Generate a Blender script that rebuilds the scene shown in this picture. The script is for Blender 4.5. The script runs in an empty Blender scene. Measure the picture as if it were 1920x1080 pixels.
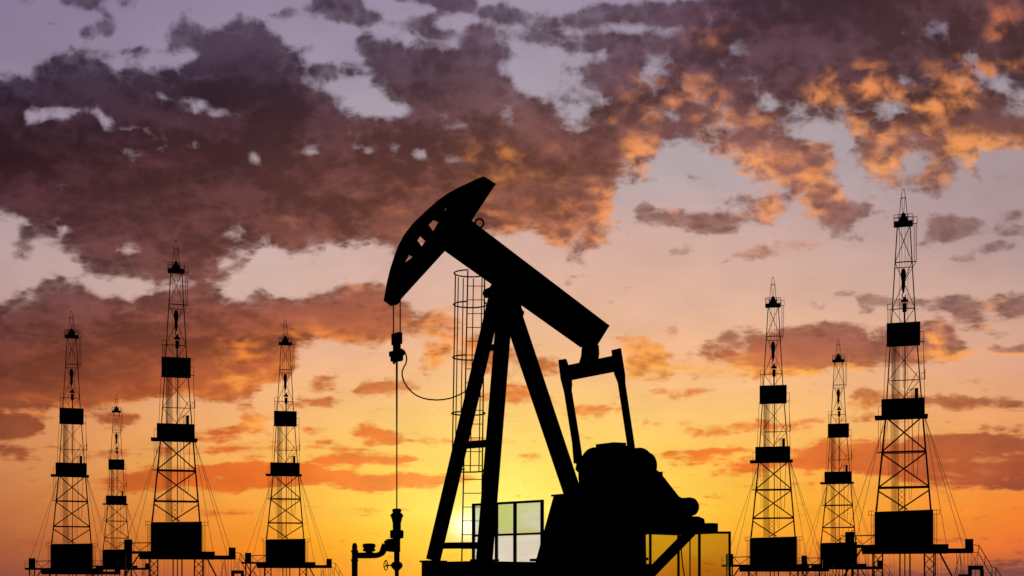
import bpy, bmesh, math, random
import numpy as np
from mathutils import Vector, Matrix
from mathutils.geometry import tessellate_polygon
random.seed(4)
F, HOR, EYE = 2400.0, 1100.0, 1.2           # lens in picture units, horizon line, eye height (m)
SUNPX = (876.0, 985.0)
SUN_EL = math.atan((HOR - SUNPX[1]) / F)
SUN_AZ = math.atan((SUNPX[0] - 960) / F)    # from +Y towards +X
SUN_ROT = SUN_AZ
NISHITA = 0.05
scene = bpy.context.scene
C = scene.collection
# ---------------------------------------------------------------- sky
# The sky is a World: every value below is a function of the view DIRECTION.
# Cloud cover is drawn as outlines in degrees of the sky (kept here as the
# 2400-per-unit gnomonic grid round the sun), split into separable curves by SVD.
GU0, GU1, GV0, GV1 = -160.0, 2080.0, -160.0, 1110.0
NU, NV = 224, 150

def grid():
    u = np.linspace(GU0, GU1, NU); v = np.linspace(GV0, GV1, NV)
    return np.meshgrid(u, v)
GX, GY = grid()

def sm(x, a, b):
    t = np.clip((x - a) / (b - a), 0, 1)
    return t * t * (3 - 2 * t)

def poly_mask(pts, soft):
    p = np.array(pts, float); n = len(p)
    inside = np.zeros(GX.shape, bool); d2 = np.full(GX.shape, 1e12)
    for i in range(n):
        x0, y0 = p[i]; x1, y1 = p[(i + 1) % n]
        ex, ey = x1 - x0, y1 - y0
        t = np.clip(((GX - x0) * ex + (GY - y0) * ey) / (ex * ex + ey * ey + 1e-9), 0, 1)
        d2 = np.minimum(d2, (GX - x0 - t * ex) ** 2 + (GY - y0 - t * ey) ** 2)
        if y0 != y1:
            c = ((y0 > GY) != (y1 > GY)) & (GX < (x1 - x0) * (GY - y0) / (y1 - y0) + x0)
            inside ^= c
    d = np.sqrt(d2) * np.where(inside, 1, -1)
    soft = soft * 1.35 + 4
    return sm(d, -soft, soft)

def ell_mask(cx, cy, rx, ry, ang, soft):
    a = math.radians(ang); c, s = math.cos(a), math.sin(a)
    X = (GX - cx) * c + (GY - cy) * s; Y = -(GX - cx) * s + (GY - cy) * c
    r = np.sqrt((X / rx) ** 2 + (Y / ry) ** 2)
    return sm(r, 1 + soft, max(0, 1 - soft))

def paint(M, items, halo=False):
    for it in items:
        if isinstance(it[1], list):
            v, pts, soft = it
            a = poly_mask(pts, soft)
        else:
            v, cx, cy, rx, ry = it[:5]
            ang = it[5] if len(it) > 5 else 0
            if halo and v < .5 and rx < 27:
                h = ell_mask(cx, cy, rx * 1.5 + 6, ry * 1.5 + 5, ang, .9) * (M > .6)
                M[:] = M * (1 - h) + np.minimum(M, .76) * h
                v = v * .55 + .29 if rx < 16 else v * .6 + .24 if cx < 1150 else v * .75 + .13
            a = ell_mask(cx, cy, rx * (.9 if v < .5 else 1.05), ry * (.9 if v < .5 else 1.05), ang, .95)
        M[:] = M * (1 - a) + v * a

D = np.zeros(GX.shape)
A_MASS = [(-170,140),(0,150),(20,132),(50,142),(55,125),(85,120),(110,105),(140,97),(165,105),(190,107),(215,130),(240,128),(260,118),(290,135),
 (310,130),(330,137),(345,115),(370,105),(365,98),(340,98),(310,92),(315,50),(345,42),(370,45),(385,50),(400,60),(415,55),(418,38),(440,36),
 (470,38),(490,45),(505,60),(530,75),(545,95),(560,120),(567,145),(575,155),(595,157),(615,165),(632,180),(630,195),(650,200),(665,212),
 (690,215),(705,220),(725,225),(740,218),(760,212),(770,200),(755,195),(735,193),(720,188),(725,175),(705,170),(690,165),(700,140),(680,115),
 (668,95),(670,70),(690,65),(710,75),(730,80),(750,78),(770,85),(790,85),(830,95),(860,85),(875,52),(900,45),(930,55),(950,75),(958,100),(945,120),
 (935,120),(940,140),(960,153),(975,165),(990,180),(1010,185),(1030,195),(1040,205),(1060,215),(1070,235),(1090,235),(1105,220),(1110,210),
 (1135,200),(1150,205),(1165,190),(1205,195),(1225,215),(1260,225),(1265,245),(1225,255),(1215,290),(1195,320),(1165,335),(1150,360),(1150,380),
 (1155,410),(1145,430),(1110,455),(1080,450),(1060,460),(1030,460),(1020,440),(990,430),(960,440),(900,440),(820,450),(760,490),(735,475),(715,460),(700,450),
 (680,455),(650,455),(620,460),(600,470),(560,475),(530,465),(505,450),(480,462),(460,500),(430,528),(400,530),(350,520),(300,535),(250,525),(200,520),
 (160,510),(155,490),(130,478),(110,465),(85,448),(55,452),(60,480),(25,485),(20,470),(40,440),(30,425),(50,418),(48,404),(0,404),(-170,404)]
B_MASS = [(-170,570),(0,570),(15,570),(35,550),(60,552),(75,540),(85,525),(110,518),(125,525),(150,528),(160,545),(180,550),(200,560),(220,552),(240,562),
 (270,552),(310,548),(340,540),(380,538),(400,538),(420,555),(450,562),(470,558),(480,545),(490,550),(520,562),(540,558),(560,562),(570,555),
 (600,550),(630,545),(650,525),(680,530),(700,525),(720,535),(760,560),(775,575),(770,600),(775,620),(755,640),(735,635),(700,645),(650,645),(610,640),(570,645),
 (555,665),(560,690),(540,705),(500,722),(470,745),(440,755),(400,755),(330,742),(280,750),(200,765),(160,770),(110,768),(60,772),(0,775),(-170,775)]
paint(D, [
 # upper right field of broken cloud
 (.74, [(1300,100),(1400,-170),(2090,-170),(2090,300),(1860,275),(1830,320),(1800,300),(1780,345),(1745,360),(1710,360),(1690,330),(1660,350),(1600,300),
        (1560,360),(1480,370),(1430,340),(1400,320),(1340,290),(1240,270),(1190,330),(1180,240),(1150,200),(1200,150)], 26),
 (.95, A_MASS, 15), (.95, B_MASS, 14),
 # openings in the great left cloud
 (.08, [(45,215),(60,203),(100,205),(180,203),(195,215),(215,235),(200,248),(190,235),(180,217),(150,214),(130,222),(95,217),(80,227),(50,230)], 8),
 (.25,235,242,18,6),(.3,300,180,14,9,30),(.05,372,200,17,10,-35),(.35,355,184,9,6),(.15,237,285,15,8,40),(.2,275,248,12,6,20),(.35,300,282,15,6,-15),
 (.2,365,275,9,8),(.45,410,210,17,9),(.25,477,300,7,12),(.15,655,245,9,19,-15),(.2,585,280,15,11),(.15,673,278,9,7),(.2,695,280,7,6),(.4,740,278,11,4),
 (.1,787,290,14,13),(.35,845,298,18,5),(.25,825,212,11,8),(.4,890,172,8,6),(.4,948,222,11,16),(.2,1077,240,14,9),(.5,850,235,30,14),(.3,118,433,13,10),(.4,245,467,14,10),
 (.35,455,468,20,12),(.35,425,492,18,10),(.45,440,440,20,14),
 # top strip
 (.9, [(110,-170),(112,5),(125,12),(170,18),(190,25),(202,24),(190,10),(205,-10),(210,-170)], 9),(.55,45,3,24,11),(.8,165,57,17,11),(.88,203,50,20,18,50),
 (.5,255,95,30,8),(.55,325,96,35,7),(.5,240,5,24,7),(.35,95,44,14,5),(.3,283,47,9,7),
 (.9, [(515,30),(540,12),(560,15),(580,2),(600,-170),(680,-170),(680,10),(700,20),(715,35),(690,45),(665,48),(640,45),(610,42),(600,30),(570,25),(540,35)], 9),
 (.45,575,90,22,9),(.85,610,134,32,17),(.6,665,132,20,14),(.45,640,108,30,8),
 (.85, [(730,-170),(735,5),(830,12),(830,20),(790,28),(765,32),(745,45),(760,58),(800,52),(812,34),(850,22),(900,35),(940,45),(965,40),(965,15),(940,5),(900,10),(870,-170)], 10),
 (.8,822,68,40,14),(.85,770,45,30,14),(.75,975,30,28,10),
 (.92,1008,66,38,17,5),(.5,1040,38,60,14),
 (.95, [(1050,35),(1080,20),(1130,5),(1180,8),(1250,2),(1320,0),(1400,-170),(1480,-170),(1480,80),(1400,62),(1360,60),(1330,42),(1290,47),(1240,57),(1220,50),(1190,42),(1150,42),(1130,47),(1090,57),(1060,47)], 10),
 (.92, [(1055,72),(1090,65),(1130,60),(1180,66),(1215,57),(1240,62),(1260,72),(1330,82),(1330,110),(1300,130),(1265,118),(1235,112),(1205,130),(1195,170),(1155,190),(1120,175),(1080,150),
        (1045,140),(1060,125),(1100,122),(1130,112),(1140,92),(1110,100),(1065,100),(1055,90)], 10),
 (.45,1070,165,50,30),(.38,1020,130,30,20),(.9,1325,60,50,30),(.95,1310,125,32,20),
 # upper right masses
 (.97, [(1395,-170),(1920,-170),(1885,0),(1870,40),(1830,70),(1800,105),(1730,140),(1705,130),(1690,175),(1660,172),(1650,130),(1600,112),(1560,145),(1510,175),(1450,180),(1430,120),(1415,60)], 16),
 (.97, [(1830,90),(1870,55),(1910,5),(1990,-170),(2090,-170),(2090,120),(1920,100),(1850,102)], 10),
 (.3,1700,57,15,8),(.4,1755,50,26,13),(.4,1725,75,14,10),(.15,1385,90,20,14),(.15,1340,155,11,13),(.4,1217,140,17,20),(.2,1265,215,22,16),(.25,1340,240,26,15),
 (.2,1690,155,11,12),(.3,1820,108,20,11),(.2,1837,138,10,9),(.25,1880,160,20,16),(.2,1910,190,20,18),(.2,1672,208,22,17),(.15,1440,198,16,18),(.35,1490,205,16,14),
 (.05,1545,247,62,20),(.05,1580,282,26,42),(.05,1712,305,38,26),(.02,1890,330,64,48),(.05,1290,320,80,40),(.1,1600,330,36,26),(.2,1450,335,20,18),
 (.9,1600,155,55,30),(.9,1790,215,60,40),(.85,1725,235,45,14),(.9,1830,262,60,18),(.75,1818,300,13,22),(.8,1640,262,45,18,25),(.75,1660,315,26,30,60),(.85,1755,335,26,24,-30),
 (.9,1505,300,30,26),(.9,1525,345,32,40),(.85,1440,300,40,35),(.8,1205,285,26,38),(.8,1395,255,50,40),(.85,1290,180,45,40),
 (.7,1700,340,20,18),
 # middle right
 (.85, [(1185,392),(1200,375),(1220,378),(1235,395),(1260,385),(1275,395),(1300,395),(1340,398),(1390,400),(1450,385),(1450,418),(1400,420),(1370,435),(1330,442),(1290,430),(1260,430),(1230,425),(1190,415)], 9),
 (.5,1395,378,50,18),(.5,1280,472,30,8),(.75, [(1365,486),(1380,470),(1420,456),(1450,452),(1550,454),(1535,464),(1480,475),(1400,488)], 8),(.5,1070,526,16,10),
 (.75,1090,435,60,26),(.5,1070,482,18,16,40),(.45,1085,500,10,22,-20),
 (.92, [(1490,425),(1510,400),(1520,375),(1535,350),(1572,355),(1592,370),(1620,374),(1636,384),(1630,400),(1602,415),(1590,440),(1615,447),(1560,450),(1550,430),(1520,412)], 10),
 (.85,1450,395,16,26,20),(.55,1662,395,16,10),
 (.72, [(1735,410),(1760,407),(1800,407),(1835,411),(1840,430),(1812,443),(1802,457),(1770,445),(1742,460),(1735,450)], 8),(.55,1900,434,34,9),(.5,1865,465,45,8,-8),(.45,1830,490,22,7),(.55,1905,398,22,5,-10),(.8,1790,413,54,8),(.85,1762,442,34,9,-15),(.85,1812,434,28,9,-28),(.75,1885,432,44,7,-5),(.7,1845,468,42,6,-20),(.65,1805,488,22,5),(.65,1895,412,26,5,-15),
 (.92, [(1600,552),(1640,547),(1670,560),(1720,565),(1745,560),(1770,555),(1800,549),(1830,562),(1860,556),(1870,549),(1890,557),(1930,550),(2090,550),(2090,605),(1890,597),(1870,582),(1840,592),(1820,606),(1800,600),(1780,586),(1740,580),(1680,575),(1640,582),(1615,586)], 8),
 (.6,1840,612,34,12),(.7,1885,629,26,5),(.55,1850,600,20,16),(.4,1525,570,40,8,20),(.35,1575,552,22,6),
 (.93, [(1300,652),(1340,637),(1370,621),(1440,623),(1500,610),(1550,600),(1590,607),(1620,614),(1700,612),(1740,604),(1770,604),(1790,625),(1810,640),(1822,665),(1780,676),(1740,682),(1660,684),(1620,691),(1560,696),(1520,706),(1440,704),(1400,702),(1360,690),(1350,670),(1312,665)], 10),
 (.4,1390,655,18,10),(.4,1640,630,18,12),
 (.9, [(1828,664),(1870,650),(1930,647),(2090,647),(2090,668),(1920,668),(1880,670)], 6),(.65,1350,705,50,10),
 (.78, [(1160,650),(1172,634),(1210,631),(1228,645),(1255,657),(1262,685),(1245,712),(1180,712),(1165,690)], 12),(.75,1262,621,12,9,30),(.55,1300,690,50,14),(.4,1300,655,40,8),
 # low bands, right
 (.93, [(1588,738),(1620,725),(1650,734),(1680,740),(1740,742),(1800,739),(1830,745),(1900,749),(2090,752),(2090,764),(1850,765),(1800,771),(1770,765),(1640,756),(1600,755)], 6),(.6,1608,764,24,5),
 (.9, [(1475,848),(1520,832),(1560,824),(1600,830),(1680,825),(1760,814),(1850,811),(2090,806),(2090,918),(1800,917),(1700,910),(1650,891),(1600,886),(1500,888),(1478,872)], 10),
 (.35,1850,862,70,4,-4),(.4,1800,884,60,4,-6),(.35,1880,893,60,4),(.45,1600,826,60,4),
 (.85,1400,876,75,11,-6),(.8, [(1205,856),(1260,846),(1345,841),(1400,838),(1390,846),(1270,860),(1230,873)], 6),(.8,1365,806,68,10,-8),(.75,1275,746,22,9),(.6,1330,757,14,4),(.75,1120,772,48,10,-4),(.5,1215,797,26,3,-6),
 (.6,1295,790,14,4,-20),(.6,1000,855,50,6),(.6,900,786,46,4,-8),
 # low bands, centre and left
 (.85, [(668,738),(675,720),(720,712),(790,720),(780,736),(740,743)], 7),(.75,600,718,32,16,-20),(.75,598,754,40,8,-4),
 (.85, [(645,824),(655,802),(710,797),(742,811),(795,815),(740,826)], 6),(.85, [(570,858),(640,845),(740,848),(795,860),(760,871),(600,872)], 7),
 (.93, [(170,912),(230,886),(300,883),(390,872),(480,860),(560,872),(620,880),(700,890),(760,888),(845,888),(890,893),(880,903),(760,914),(690,926),(620,908),(480,920),(400,920),(350,916),(230,922)], 8),
 (.75,815,608,40,34),(.8,818,672,26,20),(.6,800,695,14,10),(.6,840,640,16,20),(.7,1005,680,50,22),(.6,960,740,60,18),(.85,905,660,40,34),
 (.85,475,790,30,14,40),(.8,435,806,60,10,-10),(.5,470,770,8,14),(.6,400,835,70,6),(.7,590,805,40,6),
 (.92, [(-170,795),(60,779),(88,792),(76,812),(40,826),(-170,832)], 9),(.85,22,848,40,12,8),(.85,225,789,30,12),(.5,195,800,20,6),(.6,250,855,40,7),(.4,90,834,12,5),
 (.42,1330,862,190,13,-5),(.42,300,848,200,9,-2),(.42,600,832,170,11,-3),(.42,1750,792,180,9,2),(.4,1120,905,130,8,-5),(.38,420,960,150,7),(.4,1560,790,120,9,-6),(.42,1240,735,120,10,-4),(.4,900,820,120,9,-5),
 # horizon bank
 (.7, [(1280,1130),(1400,1072),(1640,1064),(1760,1075),(1850,1055),(1930,1044),(2090,1040),(2090,1130)], 16),
], True)
def blur(M, sg):
    k = np.exp(-.5 * (np.arange(-3 * sg, 3 * sg + 1) / sg) ** 2); k /= k.sum(); p = 3 * sg
    A = np.pad(M, p, mode='edge')
    A = np.apply_along_axis(lambda r: np.convolve(r, k, 'valid'), 1, A)
    return np.apply_along_axis(lambda r: np.convolve(r, k, 'valid'), 0, A)
DB = blur(D, 3)
DC = blur(D, 7)
# how brightly each part of the cloud is lit from below by the low sun
L = np.full(GX.shape, .06)
paint(L, [
 (.6,1325,60,36,28),(.6,1280,170,50,45),(.7,1320,185,40,28),(.55,1190,165,30,30,-40),(.85,1200,228,32,24),(1.,1200,290,32,36),(.7,1150,225,18,12),
 (.9,1605,155,60,28),(1.,1632,150,26,26),(.7,1545,178,34,22),(.9,1725,190,55,20),(.95,1800,150,30,34),(.85,1770,200,60,40),(.65,1860,132,60,16,-12),
 (.75,1885,25,30,26),(.65,1865,60,30,16,-40),(.75,1640,245,55,26,20),(.95,1800,268,55,22),(.95,1850,262,55,18),(.9,1818,300,16,24),(.75,1510,285,70,26),(.85,1528,335,40,36),
 (.85,1660,315,30,36,60),(.6,1755,335,30,26),(.6,1395,290,70,50),(.85,1420,330,50,26),(.5,1380,220,60,40),(.6,1910,280,40,14),(.5,1790,125,60,14),
 (.05,1792,228,22,17),(.15,1860,236,27,20),(.25,1725,224,24,10),(.1,1532,296,18,14),(.2,1480,277,22,16),(.1,1245,236,30,12),(.15,1140,211,34,9),(.1,1400,265,18,10),(.15,1370,100,60,12,-10),
 (.55,1095,395,70,50),(.85,1132,385,26,40),(.7,1090,447,70,16),(.75,985,425,50,14),(.65,925,405,40,26),(.3,1000,300,110,30),(.45,930,320,90,70),(.4,780,420,60,50),(.3,700,380,120,60),(.25,600,420,120,50),
 (.6,530,430,20,20),(.75,1255,392,26,14),(.15,1330,415,70,20),(.4,1400,400,30,10),
 (.8,1520,395,34,40),(.9,1560,365,40,16),(.15,1590,392,40,15),(.85,1445,385,26,40),(.5,1470,465,90,16),
 (.45,690,540,70,16),(.75,672,530,30,14),(.75,620,636,100,18),(.6,560,612,36,18),(.55,510,680,50,50),(.9,450,655,34,34),(.8,440,705,40,26),(.7,390,740,50,14),(.6,300,742,60,10),(.6,200,762,90,10),
 (.55,60,745,90,8),(.7,50,772,90,8),(.4,720,600,40,30),(.75,830,600,50,44),(.8,840,660,50,34),(.2,705,575,60,26),
 (.9,1200,650,60,40),(.8,1180,690,60,26),(.5,1205,690,50,20),(.75,1320,690,60,16),(.9,1450,700,140,10),(.9,1620,690,70,8),(.35,1400,670,40,20),
 (.85,1755,640,36,34),(.95,1800,668,50,14),(.25,1785,636,20,24),(.9,1860,668,90,5),(.6,1870,575,30,14),(.65,1880,610,60,10),
 (.6,1640,757,50,6),(.7,1700,766,120,5),(.6,1850,770,70,5),(.7,1850,862,80,5),(.6,1800,884,60,5),(.5,1600,826,80,5),
 (.3,1360,806,70,12),(.6,470,790,40,22),
])
def norm_svd(M, rank):
    U, S, Vt = np.linalg.svd(M, full_matrices=False)
    return U[:, :rank], S[:rank], Vt[:rank]

# colour tables: rows down the sky, columns across it (display values)
CX = [-170, 0, 480, 720, 960, 1200, 1440, 1920, 2090]
def table(rows):
    ys = [r[0] for r in rows]; out = []
    for ch in range(3):
        G = np.zeros(GX.shape)
        cols = []
        for r in rows:
            c = [np.array(x, float)[ch] for x in r[1:]]
            if len(c) == 5:
                c = [c[0], c[1], (c[1] + c[2]) / 2, c[2], (c[2] + c[3]) / 2, c[3], c[4]]
            c = [c[0]] + c + [c[-1]]
            cols.append(np.interp(GX[0], CX, c))
        cols = np.array(cols)
        for j in range(NU):
            G[:, j] = np.interp(GY[:, 0], ys, cols[:, j])
        s = G / 255.0
        lin = np.where(s <= .04045, s / 12.92, ((s + .055) / 1.055) ** 2.4)
        out.append(lin ** (1 / 2.2))
    return out
CLEAR = table([
 (-170,(125,110,140),(138,122,150),(145,130,155),(138,118,145),(130,110,130)),
 (0,(135,120,148),(150,135,160),(160,145,165),(150,130,155),(140,120,140)),
 (100,(140,125,150),(155,140,162),(165,150,168),(165,150,165),(160,145,160)),
 (200,(158,140,160),(165,150,165),(172,158,170),(175,160,165),(168,152,160)),
 (330,(175,155,165),(185,165,172),(190,170,172),(182,165,168),(170,146,148)),
 (450,(188,160,158),(205,175,170),(215,175,160),(208,170,160),(176,149,149)),
 (560,(190,155,150),(213,178,163),(228,180,155),(222,178,155),(205,165,150)),
 (680,(200,150,120),(240,180,140),(245,188,135),(245,185,140),(222,165,135)),
 (780,(215,138,88),(246,180,115),(254,206,112),(253,195,115),(235,160,105)),
 (880,(205,130,80),(253,180,80),(255,200,80),(255,225,95),(255,210,90),(254,185,75),(242,146,72)),
 (960,(192,112,65),(250,158,55),(255,208,60),(255,236,100),(255,220,80),(253,178,50),(246,132,48)),
 (1030,(170,92,60),(246,138,30),(255,184,4),(255,208,30),(254,192,54),(250,156,45),(230,110,50)),
 (1080,(148,80,60),(215,108,55),(250,160,15),(255,188,8),(240,140,40),(200,108,52),(152,84,72)),
 (1110,(140,78,62),(205,104,55),(245,155,15),(250,180,8),(225,130,42),(185,100,55),(140,80,72)),
])
DARK = table([
 (-170,(75,58,80),(85,65,85),(90,68,85),(72,48,58),(90,58,60)),
 (0,(78,62,82),(84,66,84),(90,70,86),(74,50,60),(88,57,60)),
 (130,(54,41,58),(58,42,55),(90,66,74),(88,60,68),(76,50,52)),
 (200,(52,34,46),(66,42,50),(98,66,66),(100,64,64),(92,58,54)),
 (300,(57,31,37),(84,50,50),(112,68,58),(128,82,74),(138,90,76)),
 (420,(82,48,52),(102,60,55),(125,74,58),(140,88,76),(142,104,100)),
 (540,(98,64,66),(126,72,62),(150,85,60),(150,98,84),(122,84,82)),
 (640,(102,54,46),(148,78,52),(190,106,60),(160,92,68),(142,90,80)),
 (730,(126,64,44),(196,98,50),(240,126,52),(234,134,68),(158,92,68)),
 (850,(152,80,50),(230,110,42),(254,142,42),(242,124,48),(166,84,54)),
 (900,(182,92,46),(236,112,38),(255,142,32),(238,116,44),(166,80,52)),
 (1080,(140,72,55),(210,100,50),(250,165,25),(165,86,60),(124,72,66)),
])
LIT = table([
 (-170,(120,100,115),(130,105,120),(180,120,105),(190,112,80),(195,110,78)),
 (0,(120,100,115),(130,105,120),(180,120,105),(198,116,80),(200,110,75)),
 (150,(125,105,115),(140,110,120),(190,122,95),(222,136,88),(236,142,78)),
 (300,(125,80,75),(160,95,80),(244,150,78),(240,152,92),(248,160,92)),
 (420,(150,110,105),(170,110,90),(232,142,88),(230,148,98),(225,152,112)),
 (540,(150,100,90),(195,115,80),(232,145,84),(230,150,95),(215,150,120)),
 (640,(160,85,55),(240,130,58),(250,155,70),(248,158,74),(248,158,86)),
 (730,(214,114,58),(250,158,70),(255,196,92),(255,182,78),(242,152,82)),
 (850,(230,130,65),(250,165,75),(255,215,85),(255,178,75),(236,150,85)),
 (1080,(190,110,60),(240,140,55),(255,205,50),(230,140,60),(190,110,75)),
])

def build_world(scene):
    w = bpy.data.worlds.new('World'); scene.world = w; w.use_nodes = True
    nt = w.node_tree; nt.nodes.clear(); N = nt.nodes; K = nt.links
    def val(n, sock, v):
        if isinstance(v, bpy.types.NodeSocket): K.new(v, n.inputs[sock])
        elif v is not None: n.inputs[sock].default_value = v
    def mth(op, a, b=None, c=None, clamp=False):
        n = N.new('ShaderNodeMath'); n.operation = op; n.use_clamp = clamp
        val(n, 0, a); val(n, 1, b); val(n, 2, c); return n.outputs[0]
    def vm(op, a, b=None):
        n = N.new('ShaderNodeVectorMath'); n.operation = op
        val(n, 0, a); val(n, 1, b)
        return n.outputs['Value'] if op in ('DOT_PRODUCT', 'LENGTH') else n.outputs['Vector']
    def comb(x, y, z):
        n = N.new('ShaderNodeCombineXYZ'); val(n, 0, x); val(n, 1, y); val(n, 2, z); return n.outputs[0]
    def sstep(x, a, b):
        n = N.new('ShaderNodeMapRange'); n.interpolation_type = 'SMOOTHSTEP'
        val(n, 'Value', x); val(n, 'From Min', a); val(n, 'From Max', b); return n.outputs['Result']
    def mixc(f, a, b):
        n = N.new('ShaderNodeMix'); n.data_type = 'RGBA'
        val(n, 0, f); val(n, 6, a); val(n, 7, b); return n.outputs[2]
    def noise(vec, scale, detail, rough, col=False, dim='2D'):
        n = N.new('ShaderNodeTexNoise'); n.noise_dimensions = dim
        val(n, 'Vector', vec); val(n, 'Scale', scale); val(n, 'Detail', detail); val(n, 'Roughness', rough)
        return n.outputs['Color' if col else 'Fac']
    tc = N.new('ShaderNodeTexCoord')
    sp = N.new('ShaderNodeSeparateXYZ'); K.new(tc.outputs['Generated'], sp.inputs[0])
    dx, dy, dz = sp.outputs
    yy = mth('MAXIMUM', dy, .08)
    px = mth('MULTIPLY_ADD', mth('DIVIDE', dx, yy), F, 960.0)
    py = mth('MULTIPLY_ADD', mth('DIVIDE', dz, yy), -F, HOR)
    tu = mth('MULTIPLY_ADD', px, 2 / (GU1 - GU0), -2 * GU0 / (GU1 - GU0) - 1)
    tv = mth('MULTIPLY_ADD', py, 2 / (GV1 - GV0), -2 * GV0 / (GV1 - GV0) - 1)
    vu = comb(tu, tu, tu); vv = comb(tv, tv, tv)
    def curves(vec, arrs):
        n = N.new('ShaderNodeVectorCurve'); K.new(vec, n.inputs['Vector'])
        mp = n.mapping; mp.use_clip = False; mp.extend = 'HORIZONTAL'
        for ci in range(3):
            a = arrs[ci]; c = mp.curves[ci]; m = len(a)
            c.points[0].location = (-1, float(a[0])); c.points[-1].location = (1, float(a[-1]))
            for i in range(1, m - 1):
                c.points.new(-1 + 2 * i / (m - 1), float(a[i]))
            for p in c.points: p.handle_type = 'VECTOR'
        mp.update()
        return n.outputs['Vector']
    def field(M, rank):
        U, S, Vt = norm_svd(M, rank); tot = None
        for k in range(0, rank, 3):
            us, vs, sc = [], [], []
            for j in range(k, k + 3):
                a = U[:, j]; b = Vt[j]; ma = abs(a).max() + 1e-12; mb = abs(b).max() + 1e-12
                vs.append(a / ma); us.append(b / mb); sc.append(float(S[j] * ma * mb))
            d = vm('DOT_PRODUCT', vm('MULTIPLY', curves(vu, us), tuple(sc)), curves(vv, vs))
            tot = d if tot is None else mth('ADD', tot, d)
        return tot
    def colour(T, rank=6):
        c = [mth('POWER', mth('MAXIMUM', field(T[i], rank), 0.0), 2.2) for i in range(3)]
        return comb(*c)
    dens = field(D, 66); densb = field(DB, 36); densc = field(DC, 24); lit0 = field(L, 42)
    clear, dark, lit = colour(CLEAR, 6), colour(DARK, 6), colour(LIT, 6)
    # noise space: features flatten towards the horizon
    qx = mth('MULTIPLY', px, .01)
    qy = mth('MULTIPLY', mth('MULTIPLY_ADD', mth('MULTIPLY', py, py), .0008, py), .01)
    q = comb(qx, qy, 0.0)
    wp = vm('SUBTRACT', noise(q, 1.3, 3, .5, True), (.5, .5, .5))
    wq = vm('ADD', q, vm('MULTIPLY', wp, (.34, .28, 0)))
    n1 = noise(wq, 1.5, 9, .53)
    n1b = noise(wq, 1.5, 4, .5)
    n1s = noise(vm('ADD', wq, (-.03, .16, 0)), 1.5, 4, .5)
    vo = N.new('ShaderNodeTexVoronoi'); vo.voronoi_dimensions = '2D'; vo.feature = 'SMOOTH_F1'
    val(vo, 'Vector', wq); val(vo, 'Scale', 3.6); vo.inputs['Smoothness'].default_value = .35
    vo.inputs['Detail'].default_value = 2.0
    bil = mth('SUBTRACT', .45, vo.outputs['Distance'])
    n2 = noise(vm('ADD', wq, (7.3, 2.1, 0)), 2.0, 6, .46)
    n3 = noise(vm('ADD', q, (3.1, 9.4, 0)), .9, 6, .55)
    relief = mth('SUBTRACT', n1b, n1s)
    nn = mth('ADD', mth('MULTIPLY', mth('SUBTRACT', n1, .5), 1.45), mth('MULTIPLY', bil, .42))
    nn = mth('MULTIPLY', nn, mth('MULTIPLY_ADD', densb, -.5, 1.12))
    n6 = noise(vm('MULTIPLY', wq, (.36, 2.2, 0)), 1.2, 7, .55)
    low = sstep(py, 560, 860)
    dd = mth('MULTIPLY_ADD', dens, 1.3, nn)
    dd = mth('ADD', dd, mth('MULTIPLY', low, mth('MULTIPLY', mth('SUBTRACT', n6, .465), 1.5)))
    thick = sstep(mth('ADD', mth('MULTIPLY_ADD', densb, 1.3, mth('MULTIPLY', nn, .85)), mth('MULTIPLY', relief, -.6)), .10, .98)
    alpha = mth('MULTIPLY', sstep(dd, .16, .86), mth('MINIMUM', 1.0, mth('ADD', mth('MULTIPLY_ADD', thick, .42, .575), mth('MULTIPLY', low, .34))))
    gain = mth('MULTIPLY_ADD', lit0, 1.0, .12)
    ll = mth('ADD', mth('MULTIPLY', lit0, mth('MULTIPLY_ADD', thick, -.85, 1.4)), mth('MULTIPLY', mth('MULTIPLY', mth('SUBTRACT', n2, .5), 1.7), gain))
    ll = mth('ADD', ll, mth('MULTIPLY', mth('MULTIPLY', relief, 1.3), gain))
    lf = sstep(ll, .08, .93)
    big = noise(vm('ADD', wq, (4.4, 1.7, 0)), .8, 3, .5)
    bigs = noise(vm('ADD', wq, (4.3, 2.0, 0)), .8, 3, .5)
    deep = mth('ADD', mth('MULTIPLY_ADD', densc, 1.25, mth('MULTIPLY', mth('SUBTRACT', big, .5), 1.5)), mth('MULTIPLY', mth('SUBTRACT', big, bigs), -2.2))
    deep = sstep(mth('ADD', deep, mth('MULTIPLY', bil, .35)), .48, 1.28)
    upper = mth('SUBTRACT', 1.0, low)
    inner = mth('MULTIPLY', upper, sstep(densb, .35, .85))
    shade = mth('MULTIPLY_ADD', mth('MULTIPLY', inner, mth('SUBTRACT', 1.0, deep)), .66, mth('MULTIPLY_ADD', upper, -.27, 1.0))
    dark = vm('MULTIPLY', dark, comb(shade, mth('MULTIPLY_ADD', shade, 1.03, -.03), mth('MULTIPLY_ADD', shade, 1.12, -.10)))
    cloud = mixc(lf, dark, lit)
    cloud = vm('MULTIPLY', cloud, comb(*[mth('MULTIPLY_ADD', n3, .55, .725)] * 3))
    clr = vm('MULTIPLY', clear, comb(*[mth('MULTIPLY_ADD', n3, .2, .9)] * 3))
    sky = mixc(alpha, clr, cloud)
    # glare of the sun sitting low behind the machine
    gx = mth('DIVIDE', mth('SUBTRACT', px, SUNPX[0]), 1.35); gy = mth('SUBTRACT', py, SUNPX[1])
    r2 = mth('ADD', mth('MULTIPLY', gx, gx), mth('MULTIPLY', gy, gy))
    g1 = mth('EXPONENT', mth('MULTIPLY', r2, -1 / (2 * 17.0 ** 2)))
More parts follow.
